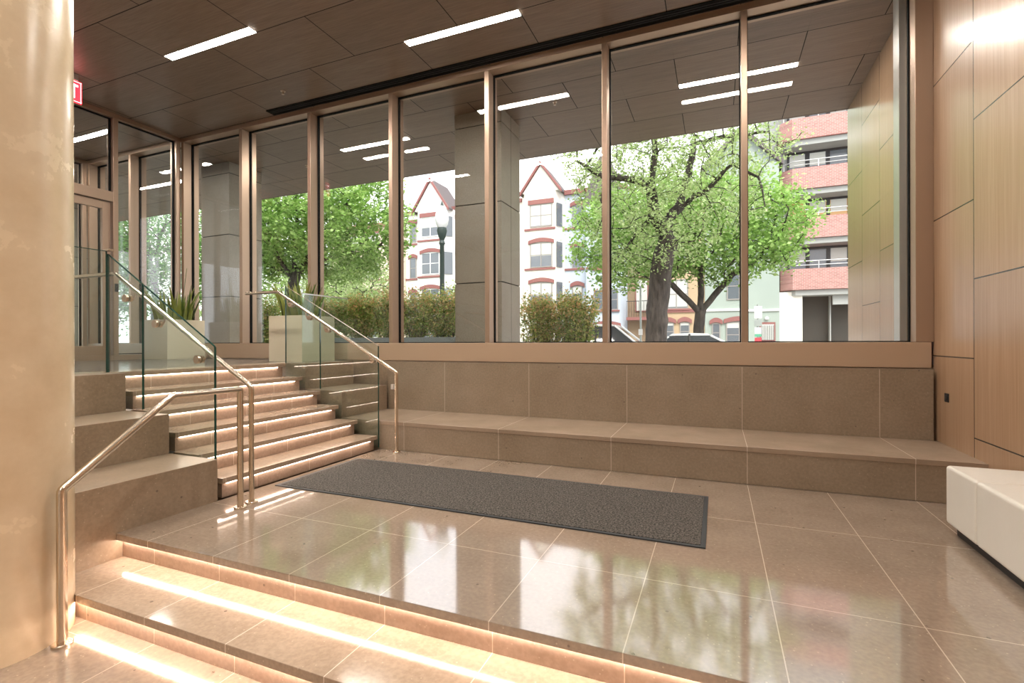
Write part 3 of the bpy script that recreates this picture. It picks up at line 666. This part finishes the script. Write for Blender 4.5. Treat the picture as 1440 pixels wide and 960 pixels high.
trough(-9.3, -5.2, 9.45, 10.25, 1.40, 'long slate planter trough under the row of shrubs, left of the near column', M_trough)
trough(-12.6, -10.6, 9.45, 10.25, 1.05, 'planter trough at the far end, beyond the far column', M_trough)
for i, (x, top, lb) in enumerate(((-3.38, 2.24, 'green shrub just right of the near clad column'), (-2.72, 2.27, 'green shrub with orange tips, right one of the twin shrubs'))): shrub(x, 9.85, top, .72, 1.02, lb, 31+i)
for i, (x, top, lb) in enumerate(((-8.85, 2.3, 'green shrub at the left end of the long slate trough'), (-8.1, 2.4, 'green shrub, second from the left in the long trough'), (-7.3, 2.45, 'green shrub in the long trough behind the mullion'), (-6.5, 2.4, 'orange-tipped shrub in the long trough'), (-5.7, 2.42, 'green shrub at the right end of the long trough, below the street lamp'))): shrub(x, 9.85, top, .58, 1.37, lb, 41+i)
for i, (x, top, lb) in enumerate(((-12.0, 2.5, 'green shrub in the far trough, farther from the viewpoint'), (-11.2, 2.5, 'green shrub in the far trough, beside the far column'))): shrub(x, 9.85, top, .5, 1.02, lb, 51+i, False)
# ------------------------------------------------------------------ houses
def wallmat(name, c, rough=.8):
    m = mat(name, c, rough); nb = NB(m); P, X = nb.pos(); a = nb.noise(P, .8, 3)
    nb.l(nb.ramp(a, (.3, tuple(k*.93 for k in c)), (.7, c)), nb.b.inputs['Base Color']); return m
M_hwhite = wallmat('white_painted_brick', (.86, .85, .83)); M_hcream = wallmat('cream_painted_brick', (.84, .80, .72)); M_hblue = wallmat('pale_blue_render', (.52, .59, .67))
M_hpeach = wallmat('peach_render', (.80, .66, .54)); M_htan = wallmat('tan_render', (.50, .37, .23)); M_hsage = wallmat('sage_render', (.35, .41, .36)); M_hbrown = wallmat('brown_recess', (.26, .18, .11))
M_trimred = mat('dull_red_trim', (.26, .10, .09), .7); M_wframe = mat('window_frame_grey', (.30, .28, .26), .6); M_wwhite = mat('white_window_frame', (.75, .75, .74), .5)
M_pane = mat('house_pane', (.13, .15, .17), .12, spec=.8); M_curtain = mat('blind', (.55, .56, .52), .7); M_roof = mat('dark_slate_roof', (.12, .10, .10), .8)
def window(par, x0, x1, z0, z1, Y, arch=False, lintel=True, frame=None, blind=.4, sash=True, sill=False):
    b = MB(); t = .06; fr = frame or M_wframe; zr = z1+(.12*(x1-x0) if arch else 0)
    b.box(x0, x0+t, Y-.04, Y+.06, z0, z1).box(x1-t, x1, Y-.04, Y+.06, z0, z1).box(x0+t, x1-t, Y-.04, Y+.06, z0, z0+t).box(x0+t, x1-t, Y-.04, Y+.06, z1-t, z1)
    if x1-x0 > 1.1: b.box((x0+x1)/2-t/2, (x0+x1)/2+t/2, Y-.035, Y+.055, z0+t, z1-t)
    if sash: b.box(x0+t, x1-t, Y-.03, Y+.05, (z0+z1)/2-.025, (z0+z1)/2+.025)
    o = b.build('window', fr, par)
    MB().box(x0+t*.5, x1-t*.5, Y-.012, Y+.02, z0+t*.5, z1-t*.5).build('pane', M_pane, o)
    if blind: MB().box(x0+t, x1-t, Y-.016, Y-.0125, z1-t-(z1-z0)*blind, z1-t).build('blind', M_curtain, o)
    if lintel:
        xm = (x0+x1)/2; hw = (x1-x0)/2+.12; th = .30; l = MB()
        if arch:
            top = [(xm+hw*math.cos(a)*1.0, z1-.02+.30*math.sin(a)) for a in np.linspace(0, math.pi, 13)]
            N = 12; xs = [xm-hw+2*hw*i/N for i in range(N+1)]
            up_ = [(x, z1+.05+.26*math.cos((x-xm)/hw*1.2)) for x in xs]; lo = [(x, z1-.16+.20*math.cos((x-xm)/hw*1.2)) for x in xs]
            l.prism(up_+lo[::-1], 'y', Y-.09, Y+.0)
        else: l.box(xm-hw, xm+hw, Y-.09, Y, z1, z1+th)
        l.build('lintel', M_trimred, par)
    if sill: MB().box(x0-.1, x1+.1, Y-.1, Y, z0-.1, z0).build('window_sill', M_trimred, par)
    return o
def course(par, x0, x1, Y, z, th=.13, m_=None): MB().box(x0, x1, Y-.08, Y+.0, z-th/2, z+th/2).build('string_course', m_ or M_trimred, par)
def gable(par, x0, x1, zb, zt, Y, m_, depth=2.5):
    xm = (x0+x1)/2
    MB().prism([(x0, zb), (x1, zb), (xm, zt)], 'y', Y, Y+depth).build('gable', m_, par)
    for s, (a, c) in enumerate(((x0-.18, xm), (x1+.18, xm))):
        dz = .22
        MB().prism([(a, zb-.18), (c, zt+.05), (c, zt+.05+dz), (a, zb-.18+dz)], 'y', Y-.16, Y+.02).build('barge_board', M_trimred, par)
        MB().prism([(a, zb-.12), (c, zt+.11), (c, zt+.11+dz*.6), (a, zb-.12+dz*.6)], 'y', Y+.021, Y+depth).build('roof_slope', M_roof, par)
YH, YR = 31.0, 31.8
def zf(py, px=900): return at(px, py, YH)[1]
# white gabled house
hB = thing('row_house', 'white gabled row house behind the street lamp', 'house', (-19.2, 33, .06), 'row houses across the street')
MB().box(-21.9, -15.6, YR, 40, .06, 10.9).build('wall', M_hwhite, hB)
MB().prism([(-20.9, YR), (-20.3, YH), (-18.25, YH), (-17.55, YR)], 'z', .06, 10.9).build('bay', M_hwhite, hB)
gable(hB, -20.6, -17.9, 10.9, 12.95, YH, M_hwhite)
MB().box(-21.9, -15.6, YR-.15, 40, 10.9, 11.15).build('cornice', M_trimred, hB)
for py0, py1, ar in ((305, 333, 0), (355, 386, 1), (406, 437, 1), (452, 482, 1)):
    z0, z1 = at(605, py1, YH)[1], at(605, py0, YH)[1]
    window(hB, at(593, 400, YH)[0], at(618.5, 400, YH)[0], z0, z1, YH-.02, ar, blind=0.0 if ar else .5, frame=M_wwhite)
    window(hB, -21.55, -20.97, z0-.1, z1-.15, YR-.02, ar, blind=0)
    window(hB, -17.5, -16.9, z0-.1, z1-.15, YR-.02, ar, blind=0)
    MB().prism([(-18.15, YH+.02), (-17.75, YR-.22), (-17.72, YR-.25), (-18.12, YH-.02)], 'z', z0, z1).build('side_window', M_pane, hB)
for py in (338, 389, 440): course(hB, -20.35, -18.2, YH, at(605, py, YH)[1]); course(hB, -21.9, -20.9, YR, at(605, py, YH)[1]); course(hB, -17.55, -15.6, YR, at(605, py, YH)[1])
# peach house
hA = thing('row_house', 'peach row house left of the white gabled one', 'house', (-25.5, 33, .06), 'row houses across the street')
MB().box(-29.0, -21.91, YR-.3, 40, .06, 10.2).build('wall', M_hpeach, hA); MB().box(-29.0, -21.91, YR-.45, 40, 10.2, 10.5).build('cornice', M_trimred, hA)
for py0, py1 in ((330, 352), (372, 394), (413, 436), (452, 475)):
    for px0, px1 in ((492, 508), (517, 533)):
        window(hA, at(px0, py0, YR-.3)[0], at(px1, py0, YR-.3)[0], at(510, py1, YR-.3)[1], at(510, py0, YR-.3)[1], YR-.32, 0, blind=.5 if py0 != 413 else .8, frame=M_wwhite)
course(hA, -29, -21.91, YR-.3, at(510, 396, YR)[1])
# cream gabled house
hC = thing('row_house', 'cream gabled row house just right of the near clad column', 'house', (-10.8, 33, .06), 'row houses across the street')
MB().box(-15.59, -9.35, YR, 40, .06, 10.9).build('wall', M_hcream, hC)
MB().prism([(-12.4, YR), (-11.9, YH), (-9.75, YH), (-9.36, YR)], 'z', .06, 11.2).build('bay', M_hcream, hC)
gable(hC, -12.05, -9.5, 11.2, 12.95, YH, M_hcream); MB().box(-15.59, -12.4, YR-.15, 40, 10.9, 11.15).build('cornice', M_trimred, hC)
for z_ in (1.4, 3.9, 6.3, 8.7): window(hC, -14.6, -13.7, z_, z_+1.6, YR-.02, 1, blind=.3)
for py0, py1, ar in ((287, 319, 0), (341, 376, 1), (397, 432, 1), (448, 482, 1)):
    window(hC, at(745.5, 300, YH)[0], at(776.5, 300, YH)[0], at(760, py1, YH)[1], at(760, py0, YH)[1], YH-.02, ar, blind=.5 if ar else .9)
    MB().prism([(-9.68, YH+.02), (-9.48, YR-.22), (-9.44, YR-.26), (-9.64, YH-.02)], 'z', at(760, py1, YH)[1], at(760, py0, YH)[1]).build('side_window', M_pane, hC)
for py in (322, 378, 434): course(hC, -11.9, -9.75, YH, at(760, py, YH)[1])
# pale blue house
hD = thing('row_house', 'pale blue row house half hidden behind the large tree', 'house', (-7.3, 33, .06), 'row houses across the street')
MB().box(-9.34, -5.25, YR, 40, .06, 11.0).build('wall', M_hblue, hD)
MB().prism([(-8.0, YR), (-7.7, YH), (-5.6, YH), (-5.26, YR)], 'z', .06, 9.9).build('bay', M_hblue, hD)
MB().prism([(-8.1, 9.9), (-5.2, 9.9), (-6.65, 13.6)], 'y', YH+.2, YR+2).build('turret_roof', M_roof, hD); MB().box(-9.34, -5.25, YR-.2, 40, 11.0, 11.3).build('cornice', M_trimred, hD)
for py0, py1 in ((289, 319), (347, 377), (402, 434)):
    window(hD, at(804.5, 300, YR)[0], at(819, 300, YR)[0], at(810, py1, YR)[1], at(810, py0, YR)[1], YR-.02, 1, blind=.3 if py0 == 402 else 0)
for py0, py1 in ((290, 318), (347, 377), (407, 436)): window(hD, at(835, 300, YH)[0], at(869, 300, YH)[0], at(850, py1, YH)[1], at(850, py0, YH)[1], YH-.02, 0, lintel=False, blind=0, sill=True)
window(hD, at(835, 300, YH)[0], at(870, 300, YH)[0], 1.2, at(850, 458, YH)[1], YH-.02, 1, blind=.3)
for py in (322, 379): course(hD, -9.34, -8.0, YR, at(800, py, YR)[1]); course(hD, -7.7, -5.6, YH, at(800, py, YH)[1])
# tan house
hE = thing('row_house', 'tan row house with a small iron balcony behind the large trunk', 'house', (-2.9, 33, .06), 'row houses across the street')
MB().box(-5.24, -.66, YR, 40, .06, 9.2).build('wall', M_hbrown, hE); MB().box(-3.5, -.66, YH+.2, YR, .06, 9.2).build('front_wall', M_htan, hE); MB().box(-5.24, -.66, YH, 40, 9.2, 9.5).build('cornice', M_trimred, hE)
window(hE, -4.75, -3.95, at(900, 438, YR)[1], at(900, 392, YR)[1], YR-.02, 0, lintel=False, blind=.95, frame=M_trimred, sash=False)
MB().box(-5.2, -3.55, YH+.1, YR-.01, 2.6, 2.78).build('balcony_slab', M_trimred, hE)
b = MB(); b.box(-5.2, -3.55, YH+.12, YH+.15, 3.75, 3.79); [b.box(x, x+.02, YH+.12, YH+.14, 2.79, 3.75) for x in np.arange(-5.2, -3.55, .15)]; b.build('balcony_rail', M_black, hE)
for px0, px1 in ((932, 948), (956, 970)): window(hE, at(px0, 460, YH+.2)[0], at(px1, 460, YH+.2)[0], 1.3, at(940, 453, YH)[1], YH+.18, 1, blind=.12)
for py0, py1 in ((393, 434), (330, 365), (290, 315)): window(hE, at(935, 460, YH+.2)[0], at(968, 460, YH+.2)[0], at(940, py1, YH)[1], at(940, py0, YH)[1], YH+.18, 0, lintel=False, blind=.9, sill=True)
course(hE, -3.5, -.66, YH+.2, at(940, 437, YH)[1], .2)
# sage house
hF = thing('row_house', 'sage green gabled row house beside the brick apartment block', 'house', (1.3, 33, .06), 'row houses across the street')
MB().box(-.65, 3.19, YH+.1, 40, .06, 11.2).build('wall', M_hsage, hF); MB().box(1.55, 3.19, YH-.12, YH+.1, .06, 11.2).build('front_wall', M_hsage, hF)
MB().prism([(-.65, 11.2), (3.19, 11.2), (1.27, 13.2)], 'y', YH+.1, 39).build('gable', M_hsage, hF)
for a, c in ((-.85, 1.27), (3.39, 1.27)): MB().prism([(a, 11.0), (c, 13.2), (c, 13.5), (a, 11.3)], 'y', YH-.2, 39).build('roof_slope', M_roof, hF)
window(hF, at(1022, 400, YH)[0], at(1058, 400, YH)[0], at(1040, 421, YH)[1], at(1040, 382, YH)[1], YH+.08, 0, lintel=False, blind=0)
window(hF, at(1052, 400, YH)[0], at(1062, 400, YH)[0], at(1040, 287, YH)[1], at(1040, 254, YH)[1], YH-.14, 0, blind=0)
window(hF, at(1001, 460, YH)[0], at(1013, 460, YH)[0], 1.2, at(1007, 454, YH)[1], YH+.08, 1, blind=0)
window(hF, at(1021, 460, YH)[0], at(1059, 460, YH)[0], .9, at(1040, 452, YH)[1], YH+.08, 1, blind=.2)
dr = MB().box(at(1068, 460, YH)[0], at(1090, 460, YH)[0], YH-.17, YH-.12, .1, at(1078, 453, YH)[1]).build('door', M_trimred, hF)
MB().box(at(1070, 460, YH)[0], at(1088, 460, YH)[0], YH-.19, YH-.171, 1.35, at(1078, 456, YH)[1]).build('door_pane', M_curtain, dr)
b = MB(); [b.box(x, x+.02, YH-.21, YH-.195, .9, 2.15) for x in np.linspace(at(1071, 460, YH)[0], at(1087, 460, YH)[0], 7)]; b.build('door_grille', M_black, dr)
course(hF, -.65, 1.5, YH+.1, at(1000, 436, YH)[1], .12, M_hwhite); course(hF, 1.55, 3.19, YH-.12, at(1080, 436, YH)[1], .12, M_hwhite)
MB().lathe([(.02, -.1), (.1, -.06), (.1, .04), (.02, .1)], (at(1078, 450, YH)[0], YH-.2, 2.55), 12).build('porch_lamp', M_wwhite, hF)
# brick apartment block
M_brick = mat('pink_red_brick', (.42, .20, .17), .85); nb = NB(M_brick); P, X = nb.pos()
cb = nb.n('ShaderNodeCombineXYZ'); nb.l(nb.math('ADD', X[0], X[1]), cb.inputs[0]); nb.l(X[2], cb.inputs[1])
br = nb.n('ShaderNodeTexBrick'); br.inputs['Scale'].default_value = 1; br.inputs['Brick Width'].default_value = .22; br.inputs['Row Height'].default_value = .075; br.inputs['Mortar Size'].default_value = .008
br.inputs['Color1'].default_value = (.47, .22, .19, 1); br.inputs['Color2'].default_value = (.34, .15, .13, 1); br.inputs['Mortar'].default_value = (.5, .42, .38, 1)
nb.l(cb.outputs[0], br.inputs['Vector']); nb.l(br.outputs['Color'], nb.b.inputs['Base Color'])
M_slab = mat('grey_concrete_slab', (.36, .37, .35), .8); M_garage = mat('dark_garage', (.03, .028, .022), .7); M_amber = mat('lit_room_pane', (.25, .15, .07), .15, emit=(1, .55, .2), estr=.35)
hG = thing('apartment_block', 'red brick apartment block with banded balconies beside the wood wall', 'building', (8, 35, .06))
MB().box(3.2, 14, 32.4, 44, 3.7, 19).build('wall', M_slab, hG)
MB().box(3.21, 4.35, 31.3, 32.4, .06, 4.0).build('ground_wall', M_hcream, hG); MB().box(4.35, 14, 32.3, 32.4, .06, 4.0).build('garage_front', M_garage, hG); MB().box(5.75, 5.8, 31.9, 32.3, .06, 4.0).build('garage_post', M_slab, hG)
MB().box(5.8, 14, 31.4, 31.6, 3.25, 4.0).build('ground_lintel', M_slab, hG)
tops = [5.22, 8.02, 10.72, 13.45, 16.2]
for k, zt in enumerate(tops):
    zb = zt-1.12
    MB().prism([(3.3, 32.4), (3.3, 31.5), (3.85, YH), (14, YH), (14, 32.4)], 'z', zb-.02, zt).build('balcony_band', M_brick, hG)
    MB().prism([(3.5, 32.4), (3.5, 31.6), (4.0, YH+.15), (14, YH+.15), (14, 32.4)], 'z', zb-.32, zb-.03).build('balcony_soffit', M_slab, hG)
    rl = MB().tube([(3.5, 31.6, zt+.02), (3.5, 31.6, zt+.42), (3.95, YH+.1, zt+.42), (14, YH+.1, zt+.42)], .025, 6)
    rl.tube([(3.95, YH+.1, zt+.2), (14, YH+.1, zt+.2)], .018, 6)
    for x in np.arange(5.1, 14, 1.35): rl.tube([(x, YH+.1, zt), (x, YH+.1, zt+.42)], .022, 6)
    rl.build('balcony_rail', M_alu, hG)
    if k < 4:
        z0, z1 = zt+.03, tops[k+1]-1.45
        for j, x in enumerate(np.arange(3.75, 13.5, 1.0)):
            fr = MB().box(x, x+.09, 32.25, 32.38, z0, z1).box(x+.91, x+1, 32.25, 32.38, z0, z1).box(x+.09, x+.91, 32.25, 32.38, z1-.12, z1).build('window', M_black, hG)
            MB().box(x+.09, x+.91, 32.3, 32.33, z0, z1-.12).build('pane', M_amber if (k == 1 and j in (0, 1, 2)) else M_pane, fr)
            if (j+k) % 3 != 1: MB().box(x+.12, x+.88, 32.285, 32.295, z0+(z1-z0)*.35, z1-.12).build('blind', M_curtain, fr)
# ------------------------------------------------------------------ street lamp, signs, cars
x, Y = X_(622, 14.5), 14.5; M_dgreen = mat('dark_green_iron', (.03, .05, .045), .5); M_globe = mat('white_globe', (.85, .87, .9), .25)
sl_ = thing('street_lamp', 'dark green street lamp post with a white acorn globe', 'street lamp', (x, Y, .05))
MB().lathe([(.22, 0), (.22, .25), (.16, .45), (.11, .6), (.085, 1.0), (.075, 4.5), (.11, 4.56), (.07, 4.66), (.12, 4.78), (.17, 4.98), (.15, 5.08)], (x, Y, .05), 20).build('post', M_dgreen, sl_, smooth=True)
MB().lathe([(.13, 5.08), (.20, 5.2), (.235, 5.38), (.215, 5.56), (.14, 5.74), (.06, 5.82)], (x, Y, .05), 24).build('globe', M_globe, sl_, smooth=True)
MB().lathe([(.06, 5.82), (.045, 5.88), (.01, 5.98)], (x, Y, .05), 12).build('finial', M_dgreen, sl_)
M_signw = mat('sign_white', (.8, .8, .8), .5); M_signr = mat('sign_red', (.6, .06, .08), .5); M_signg = mat('sign_green', (.1, .4, .25), .5); M_galv = mat('galvanised', (.36, .40, .38), .5, .4)
def sign(px, Y, top, plates, label):
    x = X_(px, Y); t = thing('parking_sign', label, 'sign', (x, Y, .05)); MB().tube([(x, Y, .05), (x, Y, top)], .03, 10).build('pole', M_galv, t)
    for z0, z1, w_, m_ in plates: MB().box(x-w_, x+w_, Y-.045, Y-.035, z0, z1).build('sign_plate', m_, t, bevel=.003)
sign(1066, 16, 2.35, [(1.95, 2.3, .1, M_signw), (1.72, 1.92, .1, M_galv), (1.5, 1.68, .09, M_signw), (1.42, 1.495, .09, M_signg), (1.24, 1.39, .09, M_signr)], 'parking sign pole with stacked white, green and red plates, by the sage green house')
sign(901, 15.2, 2.95, [(1.48, 1.66, .06, M_signw)], 'thin grey sign pole left of the large tree trunk')
M_carw = mat('white_car_paint', (.85, .86, .88), .2, coat=.6); M_tyre = mat('tyre', (.02, .02, .02), .8); M_cglass = mat('car_glass', (.04, .05, .06), .06, spec=.8); M_hub = mat('alloy_wheel', (.5, .5, .52), .3, .8)
def car(x0, Y, L, W, low, roof, label, name):
    """low: [(x, z)] body outline top (bonnet, belt, boot); roof: [(x, z)] greenhouse outline"""
    t = thing(name, label, 'car', (x0+L/2, Y, .0)); zg = .0
    body = [(x0+x, zg+z) for x, z in low]; n = len(body)
    b = MB(); rings = []
    def ring(yy, ins, dz):
        return [(x0+L/2+(px_-x0-L/2)*ins, yy, zg+.55+(pz-zg-.55)*dz) for px_, pz in body]
    ys = [(-W/2, .97, .86), (-W/2+.05, .99, .95), (-W/2+.2, 1, 1), (W/2-.2, 1, 1), (W/2-.05, .99, .95), (W/2, .97, .86)]
    vs = []
    for dy, i_, dz in ys: vs += ring(Y+dy, i_, dz)
    fs = [(k*n+j, k*n+(j+1) % n, (k+1)*n+(j+1) % n, (k+1)*n+j) for k in range(5) for j in range(n)]+[tuple(range(n)), tuple(5*n+j for j in range(n))[::-1]]
    b.add(vs, fs).build('body', M_carw, t, smooth=True)
    g = [(x0+x, zg+z) for x, z in roof]; zb = min(z for _, z in g); zt = max(z for _, z in g)
    def grn(name_, m_, s, z_lo, z_hi, grow):
        vs = []; k = len(g)
        for sgn in (-1, 1):
            for px_, pz in g:
                q = (pz-zb)/(zt-zb); pz2 = min(max(pz, z_lo), z_hi); vs.append((px_, Y+sgn*(W/2-.10-.16*q+grow), pz2+grow))
        MB().add(vs, [tuple(range(k)), tuple(range(k, 2*k))[::-1]]+[(j, (j+1) % k, k+(j+1) % k, k+j) for j in range(k)]).build(name_, m_, t, bevel=.03 if grow else 0)
    grn('side_glass', M_cglass, 1, -9, 99, 0)
    rt_ = [p for p in g if p[1] > zt-.10]; xa, xb = min(p[0] for p in rt_), max(p[0] for p in rt_)
    MB().prism([(xa, zt-.05), (xb, zt-.05), (xb-.1, zt+.015), ((xa+xb)/2, zt+.03), (xa+.1, zt+.015)], 'y', Y-W/2+.24, Y+W/2-.24).build('roof_panel', M_carw, t, bevel=.01)
    for p in (g[0], g[-1]):
        q = min(rt_, key=lambda r_: abs(r_[0]-p[0]))
        pil = MB()
        for sgn in (-1, 1): pil.tube([(p[0], Y+sgn*(W/2-.09), p[1]), (q[0], Y+sgn*(W/2-.25), q[1])], .035, 6)
        pil.build('roof_pillar', M_carw, t)
    mid = MB()
    for sgn in (-1, 1): mid.tube([((xa+xb)/2, Y+sgn*(W/2-.09), zb), ((xa+xb)/2, Y+sgn*(W/2-.25), zt)], .035, 6)
    mid.build('roof_pillar', M_black, t)
    for wx in (x0+.85, x0+L-.85):
        for sgn in (-1, 1):
            yy = Y+sgn*(W/2-.1); wl = MB().tube([(wx, yy-.11, zg+.33), (wx, yy+.11, zg+.33)], .33, 24).build('wheel', M_tyre, t, smooth=True)
            MB().tube([(wx, yy+sgn*.10, zg+.33), (wx, yy+sgn*.118, zg+.33)], .2, 16).build('wheel_hub', M_hub, wl)
xs = -.75*17.6/18-2.45
car(xs, 17.3, 4.5, 1.78, [(.05, .3), (0, .55), (.1, .78), (1.1, .95), (3.6, 1.0), (4.4, .95), (4.5, .6), (4.45, .3)], [(.95, .93), (1.75, 1.44), (2.3, 1.52), (3.0, 1.47), (3.95, .98)], 'white sedan parked across the street, only its roof showing above the sill', 'sedan_car')
xs = -5.5
car(xs, 17.5, 4.7, 1.85, [(.05, .35), (0, .7), (.05, 1.05), (2.9, 1.08), (3.9, 1.06), (4.55, .92), (4.68, .6), (4.65, .35)], [(.08, 1.02), (.3, 1.76), (1.0, 1.86), (2.3, 1.83), (3.25, 1.06)], 'white sport utility vehicle parked behind the twin shrubs', 'suv_car')
